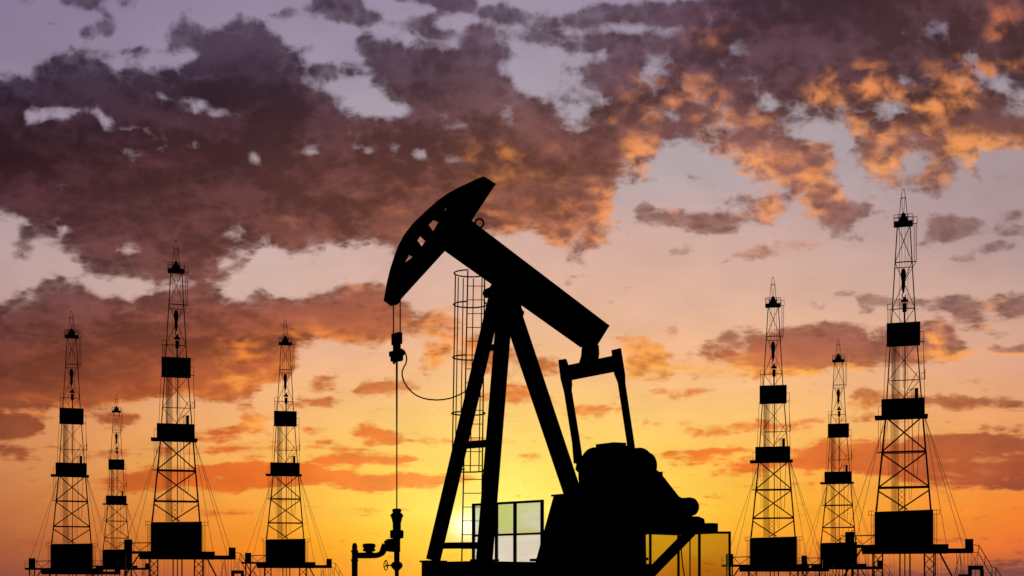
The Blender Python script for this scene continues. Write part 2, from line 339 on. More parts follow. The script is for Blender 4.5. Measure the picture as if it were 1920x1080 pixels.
    g2 = mth('EXPONENT', mth('MULTIPLY', r2, -1 / (2 * 130.0 ** 2)))
    sky = vm('ADD', sky, vm('MULTIPLY', comb(g1, g1, g1), (.5, .6, .75)))
    sky = vm('ADD', sky, vm('MULTIPLY', comb(g2, g2, g2), (.05, .11, .055)))
    # away from the sunset: the plain Nishita dusk with broken dark cloud
    st = N.new('ShaderNodeTexSky'); st.sky_type = 'NISHITA'; st.sun_disc = False
    st.sun_elevation = SUN_EL; st.sun_rotation = SUN_ROT; st.dust_density = 2.0
    sky = vm('MULTIPLY', sky, (1 / NISHITA,) * 3)
    n5 = noise(tc.outputs['Generated'], 3.0, 6, .6, dim='3D')
    dusk = mixc(sstep(n5, .42, .62), st.outputs[0], (.28, .20, .28, 1))
    dusk = vm('MULTIPLY', dusk, (.5, .5, .5))
    sky = mixc(sstep(dy, .60, .82), dusk, sky)
    sky = mixc(sstep(dz, -.12, -.01), (.24, .18, .16, 1), sky)
    b = N.new('ShaderNodeBackground'); K.new(sky, b.inputs[0]); b.inputs[1].default_value = NISHITA
    out = N.new('ShaderNodeOutputWorld'); K.new(b.outputs[0], out.inputs[0])
# ---------------------------------------------------------------- materials
def material(name, base, rough=.75, spec=.15, vary=.35, scale=6.0, metal=0.0):
    m = bpy.data.materials.new(name); m.use_nodes = True
    nt = m.node_tree; b = nt.nodes['Principled BSDF']
    tc = nt.nodes.new('ShaderNodeTexCoord')
    n = nt.nodes.new('ShaderNodeTexNoise'); n.inputs['Scale'].default_value = scale; n.inputs['Detail'].default_value = 6
    nt.links.new(tc.outputs['Object'], n.inputs['Vector'])
    r = nt.nodes.new('ShaderNodeValToRGB')
    lo = [c * (1 - vary) for c in base]; hi = [c * (1 + vary) for c in base]
    r.color_ramp.elements[0].position = .3; r.color_ramp.elements[0].color = (*lo, 1)
    r.color_ramp.elements[1].position = .7; r.color_ramp.elements[1].color = (*hi, 1)
    nt.links.new(n.outputs['Fac'], r.inputs[0]); nt.links.new(r.outputs[0], b.inputs['Base Color'])
    b.inputs['Roughness'].default_value = rough; b.inputs['Specular IOR Level'].default_value = spec
    b.inputs['Metallic'].default_value = metal
    return m
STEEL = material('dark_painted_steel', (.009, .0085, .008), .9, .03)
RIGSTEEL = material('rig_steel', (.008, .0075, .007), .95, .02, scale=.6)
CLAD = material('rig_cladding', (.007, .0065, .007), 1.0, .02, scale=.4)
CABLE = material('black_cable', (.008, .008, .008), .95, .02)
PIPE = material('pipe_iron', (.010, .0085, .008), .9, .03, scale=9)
CONC = material('weathered_concrete', (.20, .19, .17), .95, .1, scale=2.5)
SOIL = material('dry_soil', (.050, .038, .028), 1.0, .05, scale=.15)

def screen_material(name, tint, pale_col, pale_mix, streak):
    """translucent sheet: partly clear, partly pale in level streaks that stand in for cloudy sky behind"""
    m = bpy.data.materials.new(name); m.use_nodes = True
    nt = m.node_tree; nt.nodes.clear(); N = nt.nodes; K = nt.links
    tc = N.new('ShaderNodeTexCoord'); mp = N.new('ShaderNodeMapping'); mp.inputs['Scale'].default_value = (.45, .45, 2.6)
    K.new(tc.outputs['Object'], mp.inputs[0])
    n = N.new('ShaderNodeTexNoise'); n.inputs['Scale'].default_value = streak; n.inputs['Detail'].default_value = 4
    K.new(mp.outputs[0], n.inputs['Vector'])
    mr = N.new('ShaderNodeMapRange'); mr.interpolation_type = 'SMOOTHSTEP'
    mr.inputs['From Min'].default_value = .38; mr.inputs['From Max'].default_value = .66
    mr.inputs['To Min'].default_value = pale_mix[0]; mr.inputs['To Max'].default_value = pale_mix[1]
    K.new(n.outputs['Fac'], mr.inputs['Value'])
    t = N.new('ShaderNodeBsdfTransparent'); t.inputs[0].default_value = (*tint, 1)
    f = N.new('ShaderNodeBsdfTranslucent'); f.inputs[0].default_value = (*pale_col, 1)
    x = N.new('ShaderNodeMixShader'); K.new(mr.outputs[0], x.inputs[0]); K.new(t.outputs[0], x.inputs[1]); K.new(f.outputs[0], x.inputs[2])
    o = N.new('ShaderNodeOutputMaterial'); K.new(x.outputs[0], o.inputs[0])
    return m
PANE_PALE = screen_material('sky_streaked_screen', (.72, .80, .92), (.92, .95, 1.0), (.03, .5), .7)
PANE_SKY_PALE = screen_material('sky_paled_screen', (.72, .80, .92), (.92, .95, 1.0), (.55, 1.0), .7)  # lower panes: pale sky seen through is put into the sheet itself
PANE_AMBER = screen_material('amber_screen', (.76, .73, .36), (.5, .45, .2), (.0, .05), 1.0)

# ---------------------------------------------------------------- mesh helpers
class MB:
    def __init__(self): self.v = []; self.f = []
    def add(self, vs, fs):
        o = len(self.v); self.v += [tuple(p) for p in vs]; self.f += [tuple(i + o for i in q) for q in fs]; return self
    def box(self, a, b):
        x0, y0, z0 = [min(p) for p in zip(a, b)]; x1, y1, z1 = [max(p) for p in zip(a, b)]
        return self.add([(x0,y0,z0),(x1,y0,z0),(x1,y1,z0),(x0,y1,z0),(x0,y0,z1),(x1,y0,z1),(x1,y1,z1),(x0,y1,z1)],
                        [(0,3,2,1),(4,5,6,7),(0,1,5,4),(1,2,6,5),(2,3,7,6),(3,0,4,7)])
    def bar(self, p, q, w, h=None, up=(0, 1, 0), w2=None):
        """square bar p->q; w across, h along 'up'"""
        p, q = Vector(p), Vector(q); h = h or w; d = (q - p).normalized(); u = Vector(up)
        if abs(d.dot(u)) > .98: u = Vector((1, 0, 0))
        s = d.cross(u).normalized(); u = s.cross(d).normalized(); k = (w2 or w) / w
        vs = []
        for c, m in ((p, 1), (q, k)):
            for a, b in ((-1,-1),(1,-1),(1,1),(-1,1)): vs.append(c + s * a * w * m / 2 + u * b * h * m / 2)
        return self.add(vs, [(3,2,1,0),(4,5,6,7),(0,1,5,4),(1,2,6,5),(2,3,7,6),(3,0,4,7)])
    def tube(self, pts, r, n=6, closed=False):
        pts = [Vector(p) for p in pts]; m = len(pts); vs = []; u = None
        for i, p in enumerate(pts):
            if closed: d = (pts[(i + 1) % m] - pts[i - 1]).normalized()
            else: d = (pts[min(i + 1, m - 1)] - pts[max(i - 1, 0)]).normalized()
            if u is None:
                u = Vector((0, 1, 0)) if abs(d.y) < .9 else Vector((1, 0, 0))
            s = d.cross(u).normalized(); u = s.cross(d).normalized()
            rr = r[i] if isinstance(r, (list, tuple)) else r
            for k in range(n):
                a = 2 * math.pi * k / n; vs.append(p + s * math.cos(a) * rr + u * math.sin(a) * rr)
        fs = []
        for i in range(m if closed else m - 1):
            j = (i + 1) % m
            for k in range(n): fs.append((i*n+k, i*n+(k+1)%n, j*n+(k+1)%n, j*n+k))
        if not closed:
            fs.append(tuple(range(n))[::-1]); fs.append(tuple((m-1)*n+k for k in range(n)))
        return self.add(vs, fs)
    def lathe(self, prof, c, axis='z', n=24):
        """prof = [(height, radius)] about an axis through c"""
        c = Vector(c); vs = []; m = len(prof)
        for h, r in prof:
            for k in range(n):
                a = 2 * math.pi * k / n; x, y = r * math.cos(a), r * math.sin(a)
                vs.append(c + (Vector((x, y, h)) if axis == 'z' else Vector((x, h, y)) if axis == 'y' else Vector((h, x, y))))
        fs = [(i*n+k, i*n+(k+1)%n, (i+1)*n+(k+1)%n, (i+1)*n+k) for i in range(m-1) for k in range(n)]
        fs.append(tuple(range(n))[::-1]); fs.append(tuple((m-1)*n+k for k in range(n)))
        return self.add(vs, fs)
    def prism(self, poly, y0, y1, holes=()):
        """outline in (x, z) with optional holes, extruded in y"""
        loops = [list(poly)] + [list(h) for h in holes]
        flat = [p for l in loops for p in l]; n = len(flat)
        tris = tessellate_polygon([[Vector((p[0], p[1], 0)) for p in l] for l in loops])
        vs = [(p[0], y0, p[1]) for p in flat] + [(p[0], y1, p[1]) for p in flat]
        fs = [tuple(t) for t in tris] + [tuple(i + n for i in t[::-1]) for t in tris]
        o = 0
        for l in loops:
            m = len(l)
            for i in range(m): fs.append((o+i, o+(i+1)%m, n+o+(i+1)%m, n+o+i))
            o += m
        return self.add(vs, fs)
    def build(self, name, mat, parent=None, bevel=0, smooth=False):
        me = bpy.data.meshes.new(name); me.from_pydata(self.v, [], self.f)
        bm = bmesh.new(); bm.from_mesh(me); bmesh.ops.recalc_face_normals(bm, faces=bm.faces)
        if bevel:
            ed = [e for e in bm.edges if len(e.link_faces) == 2 and e.calc_face_angle(0) > .6]
            bmesh.ops.bevel(bm, geom=ed, offset=bevel, segments=2, profile=.5, affect='EDGES', clamp_overlap=True)
        bm.to_mesh(me); bm.free()
        if smooth:
            for p in me.polygons: p.use_smooth = True
        me.materials.append(mat)
        o = bpy.data.objects.new(name, me); C.objects.link(o); o.parent = parent
        return o
def empty(name, label, cat, loc, rz=0, group=None):
    o = bpy.data.objects.new(name, None); C.objects.link(o); o.location = loc; o.rotation_euler = (0, 0, rz)
    o.empty_display_size = .5
    o['label'] = label; o['category'] = cat
    if group: o['group'] = group
    return o
def tag(o, label, cat, group=None):
    o['label'] = label; o['category'] = cat
    if group: o['group'] = group
    return o
def circle(c, r, n, f): return [f(2 * math.pi * k / n) for k in range(n)]

# ---------------------------------------------------------------- the pumping unit
YAW = math.radians(40); PX0 = 985.0; PD = 36.0
PROOT = Vector(((PX0 - 960) / F * PD, PD, 0))
CX_, SX_ = math.cos(YAW), math.sin(YAW)
def U(px, py, yl=0.0):
    """size of a member of the machine: its (x, z) in the machine's own plane y = yl"""
    d = Vector(((px - 960) / F, 1, (HOR - py) / F)); e = Vector((0, 0, EYE))
    n = Vector((-SX_, CX_, 0)); t = (yl - n.dot(e - PROOT)) / n.dot(d)
    w = e + d * t - PROOT
    return (w.x * CX_ + w.y * SX_, w.z)
def U3(px, py, yl=0.0):
    a = U(px, py, yl); return (a[0], yl, a[1])
def UP(pts, yl=0.0): return [U(x, y, yl) for x, y in pts]
def lerp(a, b, t): return tuple(x + (y - x) * t for x, y in zip(a, b))

pump = empty('pumpjack', 'big black pumpjack with its horse head down, in front of the setting sun', 'pumpjack', PROOT, YAW)

# skid
zs = U(840, 1053, 0)[1]
xs0 = U(840, 1053, 0)[0]; xs1 = U(1166, 1053, 0)[0]; HW = 1.16; zb = zs - .62
m = MB()
for s in (-1, 1):
    m.box((xs0, s*HW, zs-.05), (xs1, s*(HW-.34), zs)); m.box((xs0, s*HW, zb), (xs1, s*(HW-.34), zb+.05))
    m.box((xs0+.02, s*(HW-.15), zb+.05), (xs1-.02, s*(HW-.19), zs-.05))
k = 7
for i in range(k):
    x = xs0 + .15 + (xs1 - xs0 - .3) * i / (k - 1)
    m.box((x-.14, -HW+.341, zs-.045), (x+.14, HW-.341, zs-.003)); m.box((x-.02, -HW+.2, zb+.05), (x+.02, HW-.2, zs-.05))
m.box((xs0-.03, -HW, zb), (xs0, HW, zs)); m.box((xs1, -HW, zb), (xs1+.03, HW, zs))
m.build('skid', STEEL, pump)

# samson post
def leg(name, a, b, w, d):
    return MB().bar(a, b, w, d, up=(0, 1, 0)).build(name, STEEL, pump, bevel=.02)
FB = U3(812, 1051, 1.12); FT = U3(930.5, 552, .21)
NB = U3(908, 1051, -1.12); NT = U3(948.5, 552, -.21)
RT = U3(950, 556, 0); RB = U3(1084, 955, 0)
leg('leg', FB, FT, .40, .16); leg('leg', NB, NT, .46, .16); leg('leg', RB, RT, .56, .18)
for b in (FB, NB):
    MB().box((b[0]-.32, b[1]-.2, zs+.002), (b[0]+.34, b[1]+.2, zs+.05)).build('foot_plate', STEEL, pump)
for t, th in ((.795, .17), (.43, .19), (.055, .17)):
    a = lerp(FB, FT, t); b = lerp(NB, NT, t)
    MB().bar(a, b, .14, th, up=(0, 0, 1)).build('cross_brace', STEEL, pump)
# top plate and saddle bearing
m = MB()
m.prism(UP([(925,566),(922,552),(934,540),(965,545),(968,560),(971,578),(976,590),(972,598),(955,606),(938,590)]), -.16, .16)
m.prism(UP([(972,586),(980,583),(981,587),(975,591)]), -.05, .05)
m.build('post_head', STEEL, pump)
sc = U3(946, 541, 0)
MB().lathe([(-.80,.10),(-.78,.13),(-.42,.16),(-.4,.22),(.4,.22),(.42,.16),(.80,.13),(.86,.09)], sc, 'y', 20).build('saddle_bearing', STEEL, pump)

# walking beam
top = UP([(852,399.2),(1133.5,612.5)]); end = U(1111, 649); bot = UP([(1097,649),(823,453.7)])
hb = .215
m = MB().prism([top[0], top[1], end, bot[0], bot[1]], -.07, .07)
def flange(a, b, th, side, y0, y1, mm):
    dx, dz = b[0]-a[0], b[1]-a[1]; l = math.hypot(dx, dz); nx, nz = -dz/l*th*side, dx/l*th*side
    mm.prism([a, b, (b[0]+nx, b[1]+nz), (a[0]+nx, a[1]+nz)], y0, y1)
flange(top[0], top[1], .05, -1, -hb, hb, m)
flange(bot[1], bot[0], .05, 1, -hb, hb, m)
for t in (.30, .52, .74, .995):
    a = lerp(top[0], top[1], t); b = lerp(bot[1], bot[0], t)
    flange(a, b, .03, 1, -hb+.015, hb-.015, m)
flange(end, bot[0], .04, -1, -hb, hb, m); flange(top[1], end, .04, -1, -hb, hb, m)
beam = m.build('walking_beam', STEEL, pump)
ec = U(898.8, 418.6)
ca, sa = math.cos(-YAW), math.sin(-YAW)
m = MB().tube([(ec[0] + .114*math.cos(t)*ca, .114*math.cos(t)*sa, ec[1] + .120*math.sin(t)) for t in [2*math.pi*i/28 for i in range(28)]], .027, 8, True)
m.box((ec[0]-.03, -.03, ec[1]-.21), (ec[0]+.03, .03, ec[1]-.10))
m.build('lifting_eye', STEEL, beam)

# horse head
sil = [(719,560),(725,527.5),(731,503),(738,481),(746,459),(757.5,437.5),(775,415),(795,396),(820,373.5),(840,359.5),(860,348.5),(880,339.5),(896,333.5),(905,333),(915,337.5),(929.5,347.5),(884,417),(837,470),(752.5,562.5),(749,567),(740,573.5)]
web = []
hwf = 6.6
for x, y in sil:
    if y > 566: sx = 0
    elif (x, y) in ((929.5,347.5),(884,417),(837,470),(752.5,562.5)): sx = -hwf
    elif (x, y) == (915,337.5): sx = -hwf
    elif (x, y) == (905,333): sx = -5
    elif (x, y) == (896,333.5): sx = 3
    else: sx = hwf
    web.append((x + sx, y))
web[0] = (725.5, 562); web[-1] = (740, 572.5); web[-2] = (744, 567)
holes = [[(839.5,386.5),(832.5,394),(835,396.5)], [(812.5,412.3),(822.5,416.2),(812,434.4),(803,422.3)], [(788,442),(798,452),(790.5,462.5),(782,451.2)], [(767,477),(774,481.7),(758.7,493)]]
wo = UP(web)
m = MB().prism(wo, -.02, .02, [UP(h) for h in holes])
n = len(wo)
wsgn = 1 if sum(wo[i][0]*wo[(i+1)%n][1] - wo[(i+1)%n][0]*wo[i][1] for i in range(n)) > 0 else -1
for i in range(n):
    a, b = wo[i], wo[(i+1) % n]
    flange(a, b, .045, wsgn, -.155, .155, m)
head = m.build('horse_head', STEEL, pump)

# bridle, carrier, polished rod
xr = U(744, 600)[0]
for s, x in ((1, 737.2), (-1, 751.0)):
    a = U3(x, 562, s*.152); b = U3(x, 660, s*.152)
    MB().tube([(xr, s*.152, a[2]), (xr, s*.152, b[2])], .018, 6).build('bridle_cable', CABLE, pump)
def zr(py): return U(744, py)[1]
m = MB()
m.box((xr-.06, -.17, zr(646)), (xr+.06, .17, zr(624.5))); m.box((xr-.05, -.075, zr(658)), (xr+.05, .075, zr(646)))
m.build('load_cell', STEEL, pump, bevel=.008)
m = MB()
m.box((xr-.10, -.22, zr(667.5)), (xr+.10, .22, zr(658))); m.box((xr-.09, -.165, zr(677)), (xr+.09, .165, zr(667.5)))
m.box((xr-.03, -.155, zr(679)), (xr+.03, -.10, zr(677))); m.box((xr-.03, .10, zr(681)), (xr+.03, .155, zr(677)))
m.build('carrier_bar', STEEL, pump, bevel=.006)
m = MB().tube([(xr, 0, zr(677)), (xr, 0, zr(830))], [.029, .017], 8); m.tube([(xr, 0, zr(830)), (xr, 0, zr(960))], .017, 8)
m.build('polished_rod', STEEL, pump)
hose = [(749,654.5),(754,655),(758.5,659),(761.5,666),(762.6,674),(761,682),(757,689),(754.2,696),(754,704),(757,715),(764,726),(772,735),(781,741.5),(792,746.3),(804,749),(818,750),(832,749.2),(845,746.6),(858,741.8),(868,736.5),(877,731)]
m = MB().tube([U3(x, y, -.05 + .75*max(0, (x-780)/97)) for x, y in hose], .019, 8)
m.build('signal_cable', CABLE, pump, smooth=True)

# equalizer, bearing, pitman arms
YP = 1.27
m = MB()
el, er = U3(1057, 701, YP), U3(1161, 680, -YP)
m.bar(el, er, .20, .44, up=(0, 0, 1))
m.build('equalizer', STEEL, pump, bevel=.02)
m = MB()
m.prism(UP([(1096,646),(1118,648),(1119,664),(1117,678),(1108.5,680),(1107,675),(1104,673.5),(1101,675),(1099,681),(1089,683),(1094,668)]), -.11, .11)
bc = U3(1107, 661, 0)
m.lathe([(-.17,.10),(-.15,.17),(.15,.17),(.17,.10)], bc, 'y', 20)
m.build('equalizer_bearing', STEEL, pump)
def pitman(pts, lower, yl):
    pr = MB().prism(UP(pts, yl), yl-.07, yl+.07).build('pitman_arm', STEEL, pump, bevel=.012)
    return pr
pitman([(1049,674.5),(1059,673),(1062.5,682),(1070,714),(1070.5,722),(1069.5,732),(1085.5,830),(1091,868),(1084,870),(1078,868),(1075,830),(1060,735),(1053.5,710)], None, YP)
pitman([(1149,656),(1161.5,653),(1169.5,703),(1170,720),(1186.5,830),(1192,872),(1186,874),(1179,872),(1178,830),(1161,717.5),(1154,700)], None, -YP)

# gear reducer on its tapered pedestal
m = MB()
m.prism(UP([(1080,926.5),(1165,926.5),(1168,1060),(1044,1060)]), -.98, .98)
m.prism(UP([(1077,924),(1166,924),(1166,927.5),(1077,927.5)]), -1.02, 1.02)
m.prism(UP([(1037,1046.5),(1170,1046.5),(1170,1051.5),(1037,1051.5)]), -1.02, 1.02)
m.build('pedestal', STEEL, pump)
m = MB()
m.prism(UP([(1112,926),(1112,870),(1120,850),(1131,838),(1160,838),(1180,850),(1195,880),(1197,926)]), -.55, .55)
m.prism(UP([(1134,838.5),(1157,838.5),(1158,832),(1133,831)]), -.38, .38)
for y in (-.56, .44): m.prism(UP([(1104,915),(1204,915),(1204,925),(1104,925)]), y, y+.12)
m.build('gear_reducer', STEEL, pump, bevel=.015)
def crank(pts, yl, wts):
    cr = MB().prism(UP(pts, yl), yl-.09, yl+.09).build('crank', STEEL, pump, bevel=.015)
    for w in wts:
        MB().prism(UP(w, yl), yl-.16, yl+.16).build('counterweight', STEEL, cr, bevel=.02)
def arc(cx, cy, rx, ry, a0, a1, n=12):
    return [(cx + rx*math.cos(math.radians(a0+(a1-a0)*i/n)), cy - ry*math.sin(math.radians(a0+(a1-a0)*i/n))) for i in range(n+1)]
crank([(1086,860),(1098,860),(1150,905),(1150,930),(1130,930),(1082,880)], 1.02,
      [arc(1120, 876, 27, 38, 180, 90) + [(1150,838),(1165,860),(1168,985),(1100,985),(1091,900)]])
MB().prism(UP([(1083,870),(1083.5,883),(1087,886),(1087,899),(1098,899),(1098,870)], .98), .9, 1.05).build('crank_pin', STEEL, pump, bevel=.01)
crank([(1186,862),(1200,862),(1205,905),(1195,960),(1170,960),(1170,905)], -1.0,
      [[(1165,985),(1158,880),(1170,845)] + arc(1193, 876, 27, 36, 105, 10, 10) + [(1220,890),(1228,985)]])
# brake drum, belt guard, motor
MB().lathe([(-.17,.2),(-.16,.36),(.16,.36),(.17,.2)], U3(1209, 872, -.85), 'y', 32).build('brake_drum', STEEL, pump)
m = MB()
m.prism(UP([(1170,990),(1165,870),(1195,858)] + [(1207,866),(1233,889.5),(1265.5,931),(1280,938),(1283,968),(1272,992)], -.55), -.72, -.38)
m.prism(UP([(1222,892),(1234.5,884.5),(1235,900)], -.55), -.73, -.37)
m.build('belt_guard', STEEL, pump, bevel=.01)
mc = U3(1284.5, 951, -.1); rr = .30
prof = [(-.46, .02),(-.45,.13),(-.40,.21),(-.33,.27),(-.22,rr),(.22,rr),(.32,.27),(.39,.21),(.43,.13),(.44,.02)]
MB().lathe(prof, mc, 'y', 28).build('motor', STEEL, pump, smooth=True)
# motor deck
m = MB()
dz0, dz1 = U(1255, 1000.5)[1], U(1255, 984)[1]
dx0, dx1 = U(1186, 990)[0], U(1303, 990)[0]
m.box((dx0, -.85, dz0), (dx1, .85, dz1-.04)); m.box((dx0, -.88, dz1-.04), (dx1+.02, .88, dz1))
m.prism(UP([(1240,984),(1250,968),(1297,969),(1307,973.5),(1309,984)]), -.3, .3)
m.build('motor_deck', STEEL, pump)
MB().box((U(1326,984)[0]-.2, -.32, U(1326,997)[1]), (U(1326,984)[0]+.16, .1, U(1326,981.5)[1])).build('control_box', STEEL, pump, bevel=.01)
m = MB()
m.bar(U3(1300, 993, -.82), U3(1207, 1088, -.82), .30, .12, up=(0, 1, 0))
m.bar(U3(1215, 990, .8), U3(1130, 1075, .8), .2, .12, up=(0, 1, 0))
m.build('deck_brace', STEEL, pump)
m = MB().tube([U3(x, y, -.5) for x, y in ((1276,1000),(1277,1020),(1278,1040),(1280,1060),(1284,1085),(1292,1110),(1305,1121))], .02, 6)
m.build('power_cable', CABLE, pump)
# caged ladder, turned to face the road side
E1 = Vector((CX_, -SX_, 0)); E2 = Vector((SX_, CX_, 0))
LB, LT = Vector(U3(884, 1052, .1)), Vector(U3(893, 508, .1))
lw = .245
lad = MB()
for s in (-1, 1): lad.tube([LB + E1*s*lw*1.08, LT + E1*s*lw*.94], .019, 8)
nr = 21
for i in range(1, nr):
    t = (i - .1) / nr; c = LB.lerp(LT, t); k = lw * (1.08 - .14*t); lad.tube([c - E1*k, c + E1*k], .011, 6)
lado = lad.build('ladder', STEEL, pump)
cage = MB()
def cpt(a):
    a = math.radians(a); return E1 * (-.165 + .46*math.cos(a)) + E2 * (.40 + .40*math.sin(a))
def hoop(t):
    c = LB.lerp(LT, t); k = lw * (1.08 - .14*t)
    cage.tube([c - E1*k] + [c + cpt(262 - i * 280 / 28) for i in range(29)] + [c + E1*k], .020, 6)
def cagebar(a, t0, t1): cage.tube([LB.lerp(LT, t0) + cpt(a), LB.lerp(LT, t1) + cpt(a)], .016, 6)
for t in (1.004, .895, .71, .515, .315): hoop(t)
for a in (158, 205, 140, 118, 82, 48): cagebar(a, .315, .998)
cage.build('safety_cage', STEEL, lado)

# ---------------------------------------------------------------- wellhead under the polished rod
wroot = PROOT + Matrix.Rotation(YAW, 3, 'Z') @ Vector((xr, 0, 0))
well = empty('wellhead', 'black wellhead with stuffing box and side valve under the polished rod', 'wellhead', wroot, YAW)
sw = wroot.y / F                                   # metres per picture unit at the well
def wz(py): return EYE + (HOR - py) * sw
WR = Matrix.Rotation(-YAW, 3, 'Z')
def W(px, py, depth=0.0):                          # a point across the line of sight from the well
    return tuple(WR @ Vector(((px - 743) * sw, depth, wz(py))))
def lz(prof, px=743): return [(wz(y), h * sw) for y, h in prof[::-1]]
m = MB()
m.lathe(lz([(953.7,6),(955,8.2),(958,9),(960,7.6),(961.5,7.6),(962.5,10),(964.5,10.2),(965,12.4),(967.5,12.4),(968,11),(971,11),(972,9.6),(975,9.4),(976,8.8),(979,8.6),(980,7.8),(994,7.6)]), (0,0,0), 'z', 28)
m.build('stuffing_box', PIPE, well, smooth=False)
MB().lathe(lz([(994,10.5),(995.5,12.7),(1008,12.7),(1009.5,10.5)]), (0,0,0), 'z', 28).build('flange', PIPE, well)
MB().lathe(lz([(1009.5,7.2),(1011,6.6),(1034,6.6),(1036,5.3),(1053,5.3)]), (0,0,0), 'z', 24).build('tubing_head', PIPE, well)
m = MB().lathe(lz([(1053,5),(1055,9),(1058,11),(1062,11),(1065,9),(1068,6),(1070,4)]), (0,0,0), 'z', 24)
m.lathe(lz([(1070,4),(1082,3.8)]), (0,0,0), 'z', 20); m.lathe([(0, .16), (.5, .16), (.52, .1), (wz(1082), .055)], (0,0,0), 'z', 20)
vb = m.build('gate_valve', PIPE, well)
m = MB()
hc = W(722.5, 1060)
sp = Vector(hc); ax = WR @ Vector((.87, .5, 0)); sd_ = Vector((-ax.y, ax.x, 0))
m.tube([sp + sd_ * .062 * 2.0 * math.cos(t) + Vector((0,0,.128)) * math.sin(t) for t in [2*math.pi*i/28 for i in range(28)]], .012, 8, True)
for a in (90, 210, 330):
    t = math.radians(a); m.tube([sp, sp + sd_ * .124 * math.cos(t) + Vector((0,0,.128)) * math.sin(t)], .011, 6)
m.tube([sp, Vector(W(733, 1060)), Vector((0, 0, wz(1060)))], .018, 8)
m.build('handwheel', PIPE, vb)
m = MB()
m.tube([W(x, y) for x, y in ((746,1022.5),(735,1022.5),(726,1022.5),(721,1023.5))], [12.5*sw,12.5*sw,12*sw,9*sw], 16)
m.tube([W(x, y) for x, y in ((723,1022),(719,1029),(715,1037),(710,1040),(704,1041.5),(690,1041.5),(664,1041.5))], [8*sw,7*sw,6*sw,5.2*sw,5.2*sw,5.6*sw,5.6*sw], 14)
m.lathe([(-3*sw, 7.5*sw), (3*sw, 7.5*sw)], (0,0,0), 'z', 16) if False else None
m.build('flow_line', PIPE, well)
m = MB()
def vl(px, prof):
    b = W(px, HOR); m.lathe([(EYE + (HOR - y) * sw, h * sw) for y, h in prof[::-1]], (b[0], b[1], 0), 'z', 24)
vl(691, [(1019,8),(1020.5,11.8),(1025,12.3),(1027.5,10.5),(1029,10.5),(1031,12.3),(1033,11.5),(1035,6),(1037,9.5),(1039,9.5)])
m.build('choke_valve', PIPE, well)
m = MB()
vl(664, [(1018,2),(1019.5,3.6),(1022,4.6),(1026,5),(1031.5,5),(1032,6.8),(1035.5,6.8),(1036,5.4),(1048,5.4),(1049,6.8),(1052.5,6.8),(1053,5.6),(1085,5.6),(HOR + EYE/sw, 5.6)])
m.build('riser_pipe', PIPE, well)

# ---------------------------------------------------------------- screen fences behind the machine
def fence(name, label, p0, p1, ztop, zmid, posts, pane, thick=.05):
    p0, p1 = Vector(p0), Vector(p1); d = p1 - p0; ln = d.length
    root = empty(name, label, 'fence', (p0.x, p0.y, 0), math.atan2(d.y, d.x))
    fr = MB(); h = thick / 2
    fr.box((0, -h, ztop - thick), (ln, h, ztop)).build('rail', STEEL, root)
    MB().box((0, -h, .1), (ln, h, .1 + thick)).build('rail', STEEL, root)
    if zmid: MB().box((0, -h*.7, zmid - h*.9), (ln, h*.7, zmid + h*.9)).build('rail', STEEL, root)
    xs = [0] + [t * ln for t, _ in posts] + [ln]; ws = [thick] + [w for _, w in posts] + [thick]
    for x, w in zip(xs, ws): MB().box((x - w/2, -h*1.3, 0), (x + w/2, h*1.3, ztop - thick if 0 < x < ln else ztop + .003)).build('post', STEEL, root)
    for a, b, wa, wb in zip(xs[:-1], xs[1:], ws[:-1], ws[1:]):
        if zmid:
            MB().box((a + wa/2, -.006, .1 + thick), (b - wb/2, .006, zmid - h*.9)).build('pane', PANE_SKY_PALE, root)
            MB().box((a + wa/2, -.006, zmid + h*.9), (b - wb/2, .006, ztop - thick)).build('pane', pane, root)
        else:
            MB().box((a + wa/2, -.006, .1 + thick), (b - wb/2, .006, ztop - thick)).build('pane', pane, root)
    return root
def gp(px, dep): return ((px - 960) / F * dep, dep)
def zz(py, dep): return EYE + (HOR - py) / F * dep
a, b = gp(888, 42.2), gp(1016.5, 40.3)
fence('screen_fence', 'pale screen fence beside the sun, behind the pumpjack ladder', (*a, 0), (*b, 0), zz(941, 41.3), zz(1002.5, 41.3), [(.345, .075), (.615, .075)], PANE_PALE, .075)
a, b = gp(1208, 42.0), gp(1368, 42.0)
fence('screen_fence', 'amber tinted screen fence under the motor deck at the right of the pumpjack', (*a, 0), (*b, 0), zz(996.5, 42), None, [(.07, .085), (.40, .08), (.535, .035), (.645, .085)], PANE_AMBER, .075)
